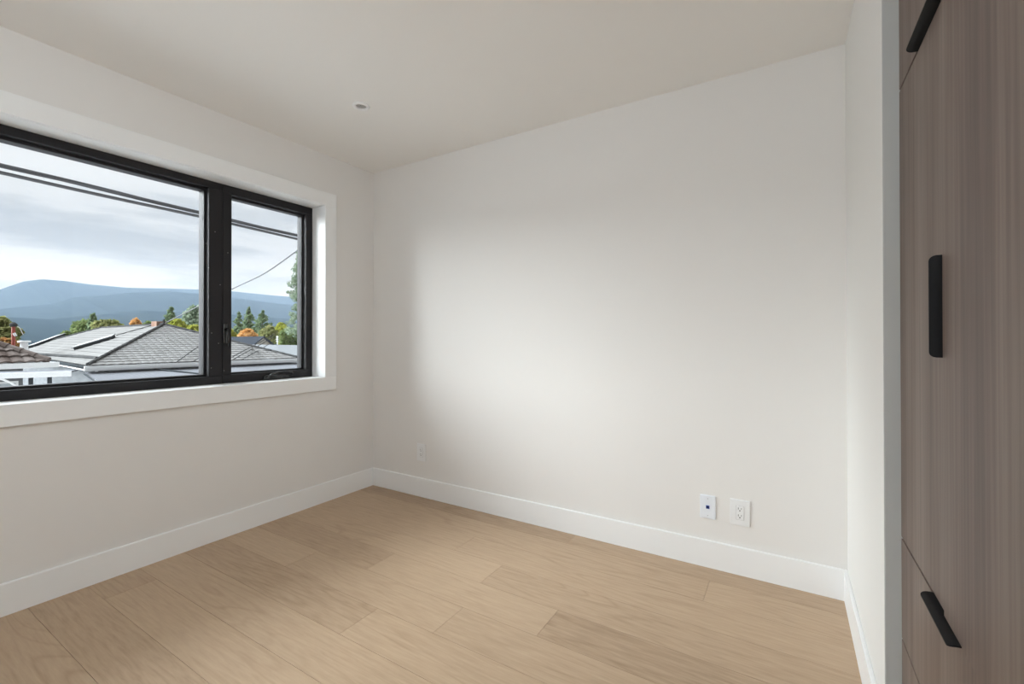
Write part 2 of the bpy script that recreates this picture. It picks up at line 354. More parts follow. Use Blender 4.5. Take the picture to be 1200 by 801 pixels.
# ------------------------------------------------------------------ wall plates
def plate(name, cx, cz, wd, ht, label, cat, kind, pm=PLASTIC):
    o = thing(name, (cx, 0, cz-ht/2), label, cat)
    b = MB().box((cx-wd/2, -0.0065, cz-ht/2), (cx+wd/2, 0.0, cz+ht/2))
    e = [e for e in b.b.edges if all(v.co.y < -0.006 for v in e.verts)]
    bmesh.ops.bevel(b.b, geom=e, offset=0.0025, segments=3, affect='EDGES')
    b.build('cover_plate', pm, o)
    if kind == 'outlet':
        f = MB().box((cx-0.0168, -0.0088, cz-0.0335), (cx+0.0168, -0.006, cz+0.0335), 0.0008); r_ = f.build('receptacle', pm, o)
        for dz in (0.0165, -0.0165):
            s_ = MB(); s_.box((cx-0.0078, -0.0092, cz+dz+0.000), (cx-0.0054, -0.0086, cz+dz+0.0090)); s_.box((cx+0.0056, -0.0092, cz+dz+0.001), (cx+0.0078, -0.0086, cz+dz+0.008))
            s_.lathe([(0.0001, -0.0093), (0.0030, -0.0092), (0.0030, -0.0086)], (cx, 0, cz+dz-0.0055), 14, 'Y')
            s_.build('socket_slots', SLOT, r_)
        gp = MB(); 
        for (a, b_) in (((cx-0.0178, cz-0.0345), (cx+0.0178, cz-0.0337)), ((cx-0.0178, cz+0.0337), (cx+0.0178, cz+0.0345)), ((cx-0.0178, cz-0.0345), (cx-0.0170, cz+0.0345)), ((cx+0.0170, cz-0.0345), (cx+0.0178, cz+0.0345))):
            gp.box((a[0], -0.0067, a[1]), (b_[0], -0.0060, b_[1]))
        gp.build('shadow_gap', mat('grey_gap', (0.35, 0.35, 0.35), 0.8), o)
    else:
        k = MB().box((cx-0.0080, -0.0085, cz-0.0083), (cx+0.0080, -0.006, cz+0.0083), 0.0008); j = k.build('data_jack', BLUE, o); j['label'] = 'blue data jack'
        MB().box((cx-0.0052, -0.0088, cz-0.0045), (cx+0.0052, -0.0084, cz+0.0050)).build('port', BLUED, j)
        for dz in (0.042, -0.042):
            MB().lathe([(0.0001, -0.0080), (0.0024, -0.0076), (0.0028, -0.006)], (cx, 0, cz+dz), 16, 'Y').build('screw', mat('plate_screw', (0.5, 0.52, 0.55), 0.4), o)
    return o
plate('wall_outlet', 0.508, 0.3185, 0.084, 0.124, 'white electrical outlet on the back wall near the window corner', 'wall outlet', 'outlet')
plate('wall_outlet', 2.5765, 0.2995, 0.087, 0.124, 'wider white electrical outlet on the back wall, right of the blue data jack plate', 'wall outlet', 'outlet')
plate('data_jack_plate', 2.432, 0.2995, 0.072, 0.116, 'narrow white wall plate with one blue data jack in its middle', 'wall plate', 'jack', PLASTIC2)

# ------------------------------------------------------------------ built-in wardrobe
W0, W1 = YW, YS; YMID = -1.2875; FT = 0.019; G = 0.0015
wd = thing('wardrobe', (XF+0.3, (W0+W1)/2, 0), 'tall built-in wardrobe of dark wood-grain laminate with black edge pulls at the right', 'wardrobe')
body = MB()
bx0, bx1 = XF+FT+0.002, XB-0.002
body.box((bx0, W0, 0.09), (bx1, W1, 0.108)); body.box((bx0, W0, H-0.02), (bx1, W1, H-0.002))
body.box((bx0, W1-0.02, 0.108), (bx1, W1-0.0005, H-0.02)); body.box((bx0, W0, 0.108), (bx1, W0+0.018, H-0.02))
body.box((bx1-0.012, W0+0.018, 0.108), (bx1, W1-0.02, H-0.02)); body.box((bx0, W0+0.018, 0.612), (bx1-0.012, W1-0.02, 0.630))
body.box((bx0, W0+0.018, 1.797), (bx1-0.012, W1-0.02, 1.815)); body.box((bx0+0.002, YMID-0.009, 0.63), (bx1-0.012, YMID+0.009, 1.797))
body.box((bx0+0.04, W0, 0.0), (bx1, W1, 0.09))
body.build('body', CARC, wd)
def front(name, y0, y1, z0, z1, dx=0.0, parent=wd):
    return MB().box((XF-dx, y0+G, z0+G), (XF+FT-dx, y1-G, z1-G), 0.0006, 1).build(name, LAM, parent)
ZA, ZB, ZC = 0.3535, 0.6200, 1.8060
d1 = front('door', YMID, W1-0.0005, ZB+0.0015, ZC-0.0015)
d2 = front('door', W0, YMID, ZB-0.0035, ZC+0.0035, 0.0035)
u1 = front('upper_door', W0, W1-0.0005, ZC+0.0015, H-0.004)
dr1 = front('drawer', W0, W1-0.0005, ZA+0.001, ZB-0.0015)
dr2 = front('drawer', W0, W1-0.0005, 0.09, ZA-0.001)
def tab_pull(c0, c1, origin, depth, out, along, curl, parent):
    """edge pull: a plate that leaves the panel edge, with rounded outer corners and a turned lip"""
    c0, c1 = Vector(c0), Vector(c1); along = (c1-c0).normalized(); ln = (c1-c0).length; out = Vector(out); curl = Vector(curl)
    b = MB(); n = 9; rr = 0.010; th = 0.0026
    cols = []
    m_ = 48
    us = [0, .0008, .002, .004, .0065, .010] ; us = us + [ln*k/10 for k in range(1, 10)] + [ln-u for u in reversed(us)]
    for u in us:
        e = min(u, ln-u); dmax = depth if e >= rr else depth-rr+math.sqrt(max(rr*rr-(rr-e)**2, 0))
        col = []
        for k in range(n):
            s_ = k/(n-1); d = s_*dmax; c = 0.0055*(d/depth)**3
            col.append(c0+along*u+out*d+curl*c)
        cols.append(col)
    top = [[b.b.verts.new(p) for p in c] for c in cols]; nn = -curl
    bot = [[b.b.verts.new(p+curl*th) for p in c] for c in cols]
    for g_ in (top, bot):
        for i in range(len(g_)-1):
            for k in range(n-1): b.b.faces.new((g_[i][k], g_[i+1][k], g_[i+1][k+1], g_[i][k+1]))
    for i in range(len(top)-1):
        for k in (0, n-1): b.b.faces.new((top[i][k], top[i+1][k], bot[i+1][k], bot[i][k]))
    for i in (0, len(top)-1):
        for k in range(n-1): b.b.faces.new((top[i][k], top[i][k+1], bot[i][k+1], bot[i][k]))
    return b.build('handle', PULL, parent, smooth=False)
PD = 0.0235
tab_pull((XF+0.002, YMID-0.0005, 1.111), (XF+0.002, YMID-0.0005, 1.308), None, PD, (-1, 0, 0), None, (0, 1, 0), d1)
tab_pull((XF+0.002, -1.391, ZB+0.0012), (XF+0.002, -1.195, ZB+0.0012), None, PD, (-1, 0, 0), None, (0, 0, -1), dr1)
tab_pull((XF+0.002, -1.485, ZC-0.0012), (XF+0.002, -1.088, ZC-0.0012), None, PD, (-1, 0, 0), None, (0, 0, 1), u1)


# ------------------------------------------------------------------ outside: ground, mountains, haze
GZ = -3.4
GRASS = mottled('worn_paving', (0.44, 0.45, 0.455), (0.52, 0.52, 0.515), 0.6)
struct(MB().box((-160, -90, GZ-0.5), (-1.0, 140, GZ)).build('ground', GRASS))
FOREST = mottled('forest_slope', (0.012, 0.020, 0.024), (0.020, 0.030, 0.030), 0.012, stretch=(1, 1, 1), detail=8)
def mountain(name, crest, depth, mat_, jitter, seed):
    """a ridge: crest points from the photo set at a real distance, slopes falling to the valley in front and behind"""
    rnd = random.Random(seed); mb = MB(); cols = []
    pts = []
    for i in range(len(crest)-1):
        (a, ya, xa), (b_, yb, xb) = crest[i], crest[i+1]
        n = 14
        for k in range(n): f_ = k/n; pts.append((a+(b_-a)*f_, ya+(yb-ya)*f_, xa+(xb-xa)*f_))
    pts.append(crest[-1])
    for j, (px, py, X) in enumerate(pts):
        p = atx(px, py, X); hgt = p.z-GZ; col = []
        for k in range(-6, 19):
            f_ = abs(k)/ (18 if k >= 0 else 6)
            z = GZ-10 + hgt*(1-f_)**1.15 * (1 + (0 if k == 0 else jitter*6*noise.noise(Vector((p.x+depth*k/18, p.y, seed*777))/420)*f_))+10*(1-f_)
            col.append(mb.b.verts.new((p.x + depth*(k/18), p.y, z)))
        cols.append(col)
    for a, b_ in zip(cols, cols[1:]):
        for k in range(len(a)-1): mb.b.faces.new((a[k], a[k+1], b_[k+1], b_[k]))
    return struct(mb.build(name, mat_, smooth=True))
mountain('mountain_far', [(-140, 372, -6500), (-60, 356, -6500), (0, 339, -6500), (28, 329.5, -6500), (50, 327, -6500), (75, 329, -6500), (105, 333, -6500), (150, 337, -6500), (200, 338, -6500), (260, 340, -6500), (320, 346, -6500), (400, 352, -6500)], 2200, FOREST, 0.02, 1)
mountain('mountain_middle', [(-140, 352, -4800), (0, 362, -4800), (60, 356, -4800), (90, 347.5, -4800), (110, 347, -4800), (150, 343, -4800), (200, 341, -4800), (260, 347, -4800), (330, 356, -4800), (420, 366, -4800)], 1700, FOREST, 0.03, 2)
mountain('mountain_near', [(-140, 372, -3300), (0, 371, -3300), (60, 374, -3300), (110, 369, -3300), (170, 364, -3300), (240, 366, -3300), (300, 371, -3300), (420, 378, -3300)], 1300, FOREST, 0.04, 3)
plain = struct(MB().box((-9500, -3000, GZ-30), (-160, 9000, GZ-12)).build('ground_valley', FOREST))
hz_m = bpy.data.materials.new('valley_haze'); hz_m.use_nodes = True; t = hz_m.node_tree; t.nodes.clear()
vs = N(t, 'ShaderNodeVolumeScatter', i_Density=0.000068, i_Anisotropy=0.0); vs.inputs['Color'].default_value = (0.56, 0.74, 1.0, 1)
L(t, vs.outputs[0], N(t, 'ShaderNodeOutputMaterial').inputs['Volume'])
hz_m.cycles.homogeneous_volume = True if hasattr(hz_m.cycles, 'homogeneous_volume') else None
hb = MB(); hb.box((-9000, -1500, GZ-11), (-400, 8000, 700)); hb.build('haze', hz_m)['kind'] = 'structure'

# ------------------------------------------------------------------ outside: the houses
TILE = mottled('grey_concrete_tile', (0.170, 0.166, 0.162), (0.205, 0.200, 0.196), 1.5)
TILEB = mottled('brown_grey_tile', (0.10, 0.078, 0.07), (0.20, 0.172, 0.16), 2.2, lo=0.3, hi=0.7)
RIDGE = mottled('dark_grey_ridge_tile', (0.05, 0.05, 0.052), (0.08, 0.08, 0.08), 3.0)
WHITE = mat('white_exterior_paint', (0.80, 0.81, 0.82), 0.6)
SIDING = mottled('pale_grey_siding', (0.15, 0.157, 0.165), (0.19, 0.197, 0.205), 0.8, stretch=(1, 1, 6))
SHEET = mat('translucent_white_sheet', (0.165, 0.17, 0.185), 0.9, 0.0)
GREYP = mat('grey_exterior_metal', (0.06, 0.066, 0.072), 0.95, 0.0)
def clip(bm_, point, normal):
    """keep the side the normal points away from"""
    g_ = list(bm_.verts)+list(bm_.edges)+list(bm_.faces)
    bmesh.ops.bisect_plane(bm_, geom=g_, plane_co=point, plane_no=normal, clear_outer=True)
def tiled(a, e, s_, lng, slope_len, course=0.36, tile=0.30, lift=0.026, wave=0.019, sub=4):
    """a tiled roof slope: courses that overlap, each scalloped like pantiles; a = eave corner, e = along the eave, s_ = up the slope"""
    mb = MB(); b = mb.b; a, e, s_ = Vector(a), Vector(e).normalized(), Vector(s_).normalized(); n_ = e.cross(s_).normalized()
    if n_.z < 0: n_ = -n_
    nx = int(lng/(tile/sub)); rows = int(math.ceil(slope_len/course))
    for r_ in range(rows):
        lo, hi, nose = [], [], []
        for i in range(nx+1):
            wv = wave*abs(math.sin(math.pi*(i/sub)))
            q = a+e*(i*tile/sub)
            lo.append(b.verts.new(q+s_*(r_*course-0.02)+n_*(lift+wv)))
            hi.append(b.verts.new(q+s_*((r_+1)*course)+n_*(0.004+wv*0.7)))
            nose.append(b.verts.new(q+s_*(r_*course-0.02)+n_*(wv*0.7-0.004)))
        for i in range(nx):
            b.faces.new((lo[i], lo[i+1], hi[i+1], hi[i])); b.faces.new((nose[i], nose[i+1], lo[i+1], lo[i]))
    return mb, n_
def caps(mb, a, b_, rad=0.075, step=0.38):
    """overlapping half-round ridge tiles in a row"""
    a, b_ = Vector(a), Vector(b_); n = max(1, int((b_-a).length/step))
    for k in range(n):
        p, q = a.lerp(b_, k/n), a.lerp(b_, (k+1)/n+0.02)
        mb.tube([p, q], [rad*1.12, rad*0.88], 8)
    return mb

# main neighbour: hipped roof of grey tiles, low walls, patio cover on this side
C1 = hit(103, 428, (0, 0, 0), (0, 0, 1)); C2 = hit(348, 419, (0, 0, 0), (0, 0, 1))
ev = (C2-C1).normalized(); nv = Vector((-ev.y, ev.x, 0)); LE = (C2-C1).length; midp = (C1+C2)/2
rr_ = ray(192, 380.5); det = rr_.x*(-nv.y)+rr_.y*nv.x; dd = midp-CAM
tt = (dd.x*(-nv.y)+dd.y*nv.x)/det; APX = CAM+rr_*tt
apx_back = (APX-midp).dot(nv)
RL = 14.5; RE = APX+nv*RL; FAR = RL+2*apx_back
F1, F2 = C1+nv*FAR, C2+nv*FAR
house = thing('house', (midp.x, midp.y, GZ), 'neighbouring house with a large grey tiled hip roof and white gutters', 'house')
def slope(A, B_, top_a, top_b, name='roof_slope', material=TILE, **k):
    """one face of a hip roof between eave A-B and ridge points above it, cut along its hips"""
    e = (B_-A).normalized(); inn = Vector((-e.y, e.x, 0)) if (Vector(top_a)-A).dot(Vector((-e.y, e.x, 0))) > 0 else Vector((e.y, -e.x, 0))
    run = (top_a-A).dot(inn); rise = top_a.z-A.z; s_ = (inn*run+Vector((0, 0, rise))).normalized(); sl = math.hypot(run, rise)
    mb, n_ = tiled(A-e*0.0, e, s_, (B_-A).length, sl, **k)
    for P, Q, sgn in ((A, top_a, -1), (B_, top_b, 1)):
        h = Vector((Q.x-P.x, Q.y-P.y, 0)); nn = Vector((h.y, -h.x, 0)).normalized()
        if nn.dot(e)*sgn < 0: nn = -nn
        clip(mb.b, P, nn)
    clip(mb.b, top_a, Vector((0, 0, 1)) if False else inn)
    return mb.build(name, material, house if k is None else None) if False else mb
slope(C1, C2, APX, APX).build('roof_slope', TILE, house, recalc=False)
slope(F1, C1, RE, APX).build('roof_slope', TILE, house, recalc=False)
slope(C2, F2, APX, RE, sub=2).build('roof_slope', TILE, house, recalc=False)
slope(F2, F1, RE, RE, sub=2).build('roof_slope', TILE, house, recalc=False)
rc = MB(); upv = Vector((0, 0, 0.04))
for a, b_ in ((C1, APX), (C2, APX), (APX, RE), (F1, RE), (F2, RE)): caps(rc, a+upv, b_+upv)
rc.build('ridge_tiles', RIDGE, house)
# walls under the eaves
ins = 0.55
W = [C1+nv*ins+ev*ins, C2+nv*ins-ev*ins, F2-nv*ins-ev*ins, F1-nv*ins+ev*ins]
MB().prism([(p.x, p.y, GZ) for p in W], (0, 0, -GZ-0.22)).build('wall', SIDING, house)
sf = MB(); sf.prism([(p.x, p.y, -0.24) for p in (C1, C2, F2, F1)], (0, 0, 0.05)); sf.build('soffit', WHITE, house)
gt = MB()
def gutter(mb, A, B_, out, z=-0.03, h=0.17, d=0.13):
    A, B_, out = Vector(A), Vector(B_), Vector(out)
    mb.prism([A+out*0+Vector((0, 0, z)), A+out*d+Vector((0, 0, z)), A+out*d*0.8+Vector((0, 0, z-h*0.6)), A+out*d*0.45+Vector((0, 0, z-h)), A+Vector((0, 0, z-h))], B_-A)
gutter(gt, C1-ev*0.12, C2+ev*0.12, -nv, h=0.20)
gt.build('gutter', WHITE, house)
gt = MB(); gutter(gt, C1, F1, -ev, h=0.12, d=0.09); gutter(gt, C2, F2, ev, h=0.12, d=0.09)
gt.build('gutter', GREYP, house)
# raised row of tile ends across the long slope
sl_in = ev; s_up = (APX-C1).dot(ev); nrm_l = nv.cross((ev*s_up+Vector((0, 0, APX.z))).normalized()); 
if nrm_l.z < 0: nrm_l = -nrm_l
pa, pb = hit(42, 415.5, C1, nrm_l), hit(112, 420.5, C1, nrm_l)
st = MB(); caps(st, pa+upv, pb+upv, 0.085, 0.75); st.build('step_tiles', RIDGE, house)
# two long raised skylights running up the slope
up_l = (ev*s_up+Vector((0, 0, APX.z))).normalized()
for (x0, y0), (x1, y1) in (((90, 409.5), (134, 396.5)), ((37, 407.5), (72, 394.5))):
    q0, q1 = hit(x0, y0, C1, nrm_l), hit(x1, y1, C1, nrm_l)
    d = (q1-q0).normalized(); sd_ = nrm_l.cross(d).normalized()
    k = MB(); c4 = [q0-sd_*0.30, q0+sd_*0.30, q1+sd_*0.30, q1-sd_*0.30]
    k.prism(c4, nrm_l*0.17); kb = k.build('skylight', GREYP, house)
    k = MB(); c4 = [q0-sd_*0.36-d*0.05+nrm_l*0.17, q0+sd_*0.36-d*0.05+nrm_l*0.17, q1+sd_*0.36+d*0.05+nrm_l*0.17, q1-sd_*0.36+d*0.05+nrm_l*0.17]
    k.prism(c4, nrm_l*0.05); k.build('skylight_lid', mat('weathered_white_metal', (0.17, 0.175, 0.18), 0.5), kb)
    # thin flashing line on up the slope
fl0, fl1 = hit(137, 393.5, C1, nrm_l), hit(178, 382, C1, nrm_l)
MB().tube([fl0+nrm_l*0.05, fl1+nrm_l*0.05], 0.03, 6).build('flashing', RIDGE, house)
# small chimney at the ridge and the knob of the apex
pk = APX+nv*0.9
MB().box((pk.x-0.35, pk.y-0.25, pk.z-0.3), (pk.x+0.35, pk.y+0.25, pk.z+0.22), 0.02).build('chimney', mottled('old_brick', (0.20, 0.12, 0.09), (0.28, 0.19, 0.15), 3.0), house)
MB().tube([APX+Vector((0, 0, -0.1)), APX+Vector((0, 0, 0.32))], 0.05, 10).build('cable_post', RIDGE, house)
# windows and white frames in the near wall
for k, (u0, u1) in enumerate(((1.2, 2.3), (4.6, 6.2))):
    a = C1+nv*(ins-0.03)+ev*u0; b_ = C1+nv*(ins-0.03)+ev*u1
    f = MB(); f.prism([(a.x, a.y, -2.0), (b_.x, b_.y, -2.0), (b_.x, b_.y, -0.75), (a.x, a.y, -0.75)], nv*0.05); f = f.build('window', WHITE, house)
    g_ = MB(); a2, b2 = a+ev*0.08-nv*0.01, b_-ev*0.08-nv*0.01
    g_.prism([(a2.x, a2.y, -1.92), (b2.x, b2.y, -1.92), (b2.x, b2.y, -0.83), (a2.x, a2.y, -0.83)], nv*0.02); g_.build('pane', mat('dark_window_glass', (0.10, 0.13, 0.15), 0.1), f)
# white downspout at the near corner
q = C1+nv*0.45+ev*0.35
MB().tube([q+Vector((-0.0, 0, -0.22)), q+Vector((0, 0, -0.35)), q+nv*0.05+Vector((0, 0, -0.5)), Vector((q.x, q.y, GZ))], 0.05, 8).build('downspout', WHITE, house)

# patio cover: ribbed translucent sheets that fall from the house wall towards us
cov = thing('patio_cover', (C1.x+1.5, (C1.y+C2.y)/2, GZ), 'white corrugated patio roof on posts in front of the grey hip-roofed house', 'patio roof')
pc = MB(); A0 = C1+nv*0.35+ev*(-0.05)+Vector((0, 0, -0.30)); wdt = LE+1.5; dep = 3.9; fall = 0.42
nr = int(wdt/0.075)
r0, r1 = [], []
for i in range(nr+1):
    wv = 0.018*math.sin(i*math.pi/1.0+0.5)*1.0 + 0.012*(i % 2)
    p = A0+ev*(i*0.075); r0.append(pc.b.verts.new(p+Vector((0, 0, wv)))); r1.append(pc.b.verts.new(p-nv*dep+Vector((0, 0, wv-fall))))
for i in range(nr): pc.b.faces.new((r0[i], r0[i+1], r1[i+1], r1[i]))
pc.build('sheet', SHEET, cov, recalc=False)
rb = MB(); rb.tube([A0-nv*dep+Vector((0, 0, -fall-0.08)), A0-nv*dep+ev*wdt+Vector((0, 0, -fall-0.08))], 0.06, 4)
for i in range(6):
    p = A0+ev*(i*wdt/5); rb.tube([p+Vector((0, 0, -0.07)), p-nv*dep+Vector((0, 0, -fall-0.07))], 0.04, 4)
rb.build('rafters', GREYP, cov)
for i in range(4):
    p = A0+ev*(0.1+i*(wdt-0.2)/3)-nv*(dep-0.1)
    MB().box((p.x-0.05, p.y-0.05, GZ), (p.x+0.05, p.y+0.05, -0.30-fall-0.05)).build('post', WHITE, cov)
# thin dark bar lying diagonally over the sheets
q0, q1 = A0+ev*2.3-nv*0.25+Vector((0, 0, 0.03)), A0+ev*3.9-nv*2.6+Vector((0, 0, -0.25))
MB().tube([q0, q1], 0.035, 6).build('dark_bar', GREYP, cov)

# nearer house on the left with brown tiles
NC = hit(57, 423.5, (0, 0, 0.3), (0, 0, 1)); NE = hit(0, 425.5, (0, 0, 0.3), (0, 0, 1))
e2 = (NE-NC).normalized(); n2 = Vector((e2.y, -e2.x, 0)); n2 = n2 if n2.x < 0 else -n2
hipd = (e2+n2).normalized(); rr_ = ray(0, 404.5)
nn = Vector((hipd.y, -hipd.x, 0)); P = hit(0, 404.5, NC, nn); hl = (P-NC).dot(hipd); rise = (P.z-NC.z)/hl
LN = 9.0; hw = 3.2
NA = NC+hipd*hw*math.sqrt(2); NA.z = NC.z+rise*hw*math.sqrt(2)
NB = NA+e2*(LN-2*hw); ND = NC+e2*LN
h2 = thing('house', (NC.x-hw, NC.y-LN/2, GZ), 'house with a brown scalloped tile roof at the left edge of the window', 'house')
slope(NC, ND, NA, NB, tile=0.30, wave=0.05, lift=0.05).build('roof_slope', TILEB, h2, recalc=False)
NC2, ND2 = NC+n2*2*hw, ND+n2*2*hw
slope(NC2, NC, NA, NA, tile=0.30, wave=0.05, lift=0.05, sub=2).build('roof_slope', TILEB, h2, recalc=False)
slope(ND2, NC2, NB, NA, tile=0.30, wave=0.05, lift=0.05, sub=2).build('roof_slope', TILEB, h2, recalc=False)
slope(ND, ND2, NB, NB, tile=0.30, wave=0.05, lift=0.05, sub=2).build('roof_slope', TILEB, h2, recalc=False)
rc = MB()
for a, b_ in ((NC, NA), (NC2, NA), (NA, NB), (ND, NB), (ND2, NB)): caps(rc, a+upv, b_+upv, 0.11, 0.40)
rc.build('ridge_tiles', TILEB, h2)
g2 = MB(); g2.prism([NC+Vector((0, 0, -0.02))-e2*0.25, ND+Vector((0, 0, -0.02)), ND+Vector((0, 0, -0.20)), NC+Vector((0, 0, -0.20))-e2*0.25], -n2*0.12)
g2.prism([NC-e2*0.1+Vector((0, 0, -0.02)), NC2-e2*0.1+Vector((0, 0, -0.02)), NC2-e2*0.1+Vector((0, 0, -0.2)), NC-e2*0.1+Vector((0, 0, -0.20))], -e2*0.1)
g2.build('fascia', WHITE, h2)
W2 = [NC+n2*0.5+e2*0.5, ND+n2*0.5-e2*0.5, ND2-n2*0.5-e2*0.5, NC2-n2*0.5+e2*0.5]
MB().prism([(p.x, p.y, GZ) for p in W2], (0, 0, 0.12-GZ)).build('wall', SIDING, h2)
for u0, u1 in ((0.62, 1.15), (1.22, 1.75)):
    a, b_ = NC+n2*0.47+e2*u0, NC+n2*0.47+e2*u1
    f = MB(); f.prism([(a.x, a.y, -1.7), (b_.x, b_.y, -1.7), (b_.x, b_.y, -0.35), (a.x, a.y, -0.35)], n2*0.04); f = f.build('window', WHITE, h2)
    a, b_ = a+e2*0.07-n2*0.01, b_-e2*0.07-n2*0.01
    f2 = MB(); f2.prism([(a.x, a.y, -1.63), (b_.x, b_.y, -1.63), (b_.x, b_.y, -0.42), (a.x, a.y, -0.42)], n2*0.02); f2.build('pane', mat('pale_blind', (0.42, 0.46, 0.5), 0.3), f)
# white carport canopy in front of it
cp = thing('carport', (-16.0, 1.0, GZ), 'flat white-edged carport roof on grey posts below the brown tiled roof', 'carport')
Z = 0.06
k0, k1 = hit(83, 434.5, (0, 0, Z), (0, 0, 1)), hit(0, 437, (0, 0, Z), (0, 0, 1)); ee = (k1-k0).normalized(); kk = Vector((ee.y, -ee.x, 0)); kk = kk if kk.x < 0 else -kk
far_ = k0+ee*6.0
MB().prism([k0, far_, far_+kk*0.9, k0+kk*0.9], (0, 0, -0.05)).build('canopy', SHEET, cp)
MB().prism([k0-ee*0.02, far_, far_+Vector((0, 0, -0.17)), k0-ee*0.02+Vector((0, 0, -0.17))], -kk*0.06).build('edge_beam', WHITE, cp)
for u in (0.55, 0.98, 2.8, 5.2):
    p = k0+ee*u+kk*0.25
    MB().box((p.x-0.05, p.y-0.045, GZ), (p.x+0.05, p.y+0.045, Z-0.05)).build('post', GREYP, cp)
# curved white hose rail below
pts = [atx(x, y, -15.5) for x, y in ((-6, 443), (4, 444.5), (12, 448), (20, 453), (26, 459))]
tag(MB().tube(pts, 0.03, 6).build('handrail', WHITE), 'thin white curved handrail low at the left corner of the window view', 'handrail')

# red-brown service pole with a grey cap, and a white roof vent beside it
px_ = -23.0
a, b_ = atx(15.8, 381, px_), atx(16.8, 412, px_)
sp = thing('service_pole', (a.x, a.y, b_.z-0.3), 'rusty red service pole with a grey cap above the brown tiled roof', 'pole')
MB().tube([Vector((a.x, a.y, b_.z-0.3)), a], 0.055, 10).build('pole', mat('rusty_red_paint', (0.27, 0.055, 0.035), 0.6), sp)
MB().tube([a-Vector((0, 0, 0.05)), a+Vector((0, 0, 0.05)), a+Vector((0, 0, 0.12))], [0.10, 0.11, 0.04], 10).build('cap', RIDGE, sp)
MB().tube([a+Vector((0.07, 0, -0.3)), a+Vector((0.07, 0.05, -0.42))], 0.045, 8).build('insulator', WHITE, sp)
MB().tube([a+Vector((0, 0.05, -0.02)), a+Vector((0, 0.16, -0.08)), a+Vector((0, 0.22, -0.24)), a+Vector((0, 0.26, -0.36))], 0.012, 5).build('lead_wire', WHITE, sp)
px_ = -22.8
a, b_ = atx(28.3, 399, px_), atx(29, 412, px_)
MB2 = MB().tube([Vector((a.x, a.y, b_.z-0.25)), Vector((a.x, a.y, b_.z+0.10)), a+Vector((0, 0, -0.07)), a+Vector((0, 0, -0.07)), a+Vector((0, 0, -0.01)), a+Vector((0, 0, 0.0))], [0.17, 0.12, 0.11, 0.19, 0.19, 0.17], 14)
tag(MB2.build('roof_vent', WHITE, smooth=False), 'white round roof vent pipe with a wide cap beside the rusty pole', 'vent pipe')

# houses further back on the right
def at_z(px, py, z): return hit(px, py, (0, 0, z), (0, 0, 1))
h3 = thing('house', (-36, 22, GZ), 'low house with a plain pale grey roof behind the right corner of the hip roof', 'house')
zt = 0.52
e3a, e3b = at_z(292, 403.3, zt), at_z(366, 404.5, zt)
dn = Vector((6.0, -1.0, -1.25))
MB().prism([e3a, e3b, e3b+dn, e3a+dn], (0, 0, -0.15)).build('roof', mat('pale_grey_roof_sheet', (0.15, 0.156, 0.163), 0.9, 0.0), h3)
MB().prism([e3a, e3b, e3b+Vector((-6, 1, -1.25)), e3a+Vector((-6, 1, -1.25))], (0, 0, -0.15)).build('roof', mat('pale_grey_roof_sheet'), h3)
w3 = [e3a+Vector((5.4, 0, 0)), e3b+Vector((5.4, -0.6, 0)), e3b+Vector((-5.4, 0.6, 0)), e3a+Vector((-5.4, 0.6, 0))]
MB().prism([(p.x, p.y, GZ) for p in w3], (0, 0, zt-1.2-GZ)).build('wall', SIDING, h3)
# white mast on it
a, b_ = atx(325, 393.5, e3a.x+1), atx(325.3, 406, e3a.x+1)
ms_ = thing('roof_mast', (b_.x, b_.y, b_.z-0.2), 'white service mast with insulators on the pale grey roof at the right', 'mast')
MB().tube([Vector((b_.x, b_.y, b_.z-0.2)), a], 0.05, 8).build('pole', WHITE, ms_)
for dz in (-0.10, -0.32, -0.52): MB().lathe([(0.03, -0.05), (0.14, 0.0), (0.03, 0.06)], a+Vector((0, 0, dz)), 12).build('insulator', WHITE, ms_)
# dark gabled roof
X = -53
g0, g1 = atx(262, 394.5, X), atx(310, 393.8, X-1.2)
a0, b0_, c0 = atx(297, 403.5, X+3.4), g1, atx(322, 403.5, X-2.5)
h4 = thing('house', (X, (g0.y+g1.y)/2, GZ), 'distant house with a dark slate-blue gable roof beneath the orange tree', 'house')
SL = mottled('slate_blue_shingle', (0.045, 0.052, 0.065), (0.06, 0.067, 0.08), 1.5)
off = a0-b0_
MB().prism([g0, g1, g1+off, g0+off], (0, 0, -0.14)).build('roof', SL, h4)
off2 = Vector((-off.x, -off.y, off.z)); off2 = c0-b0_
MB().prism([g0, g1, g1+off2, g0+off2], (0, 0, -0.14)).build('roof', SL, h4)
gd = (g1-g0).normalized()*(-0.35)
MB().prism([b0_+gd+Vector((0, 0, -0.15)), a0+gd+Vector((0, 0, -0.1)), Vector((a0.x, a0.y, GZ))+gd, Vector((c0.x, c0.y, GZ))+gd, c0+gd+Vector((0, 0, -0.1))], gd*8).build('wall', mottled('tan_gable', (0.30, 0.28, 0.25), (0.36, 0.34, 0.31), 2), h4)

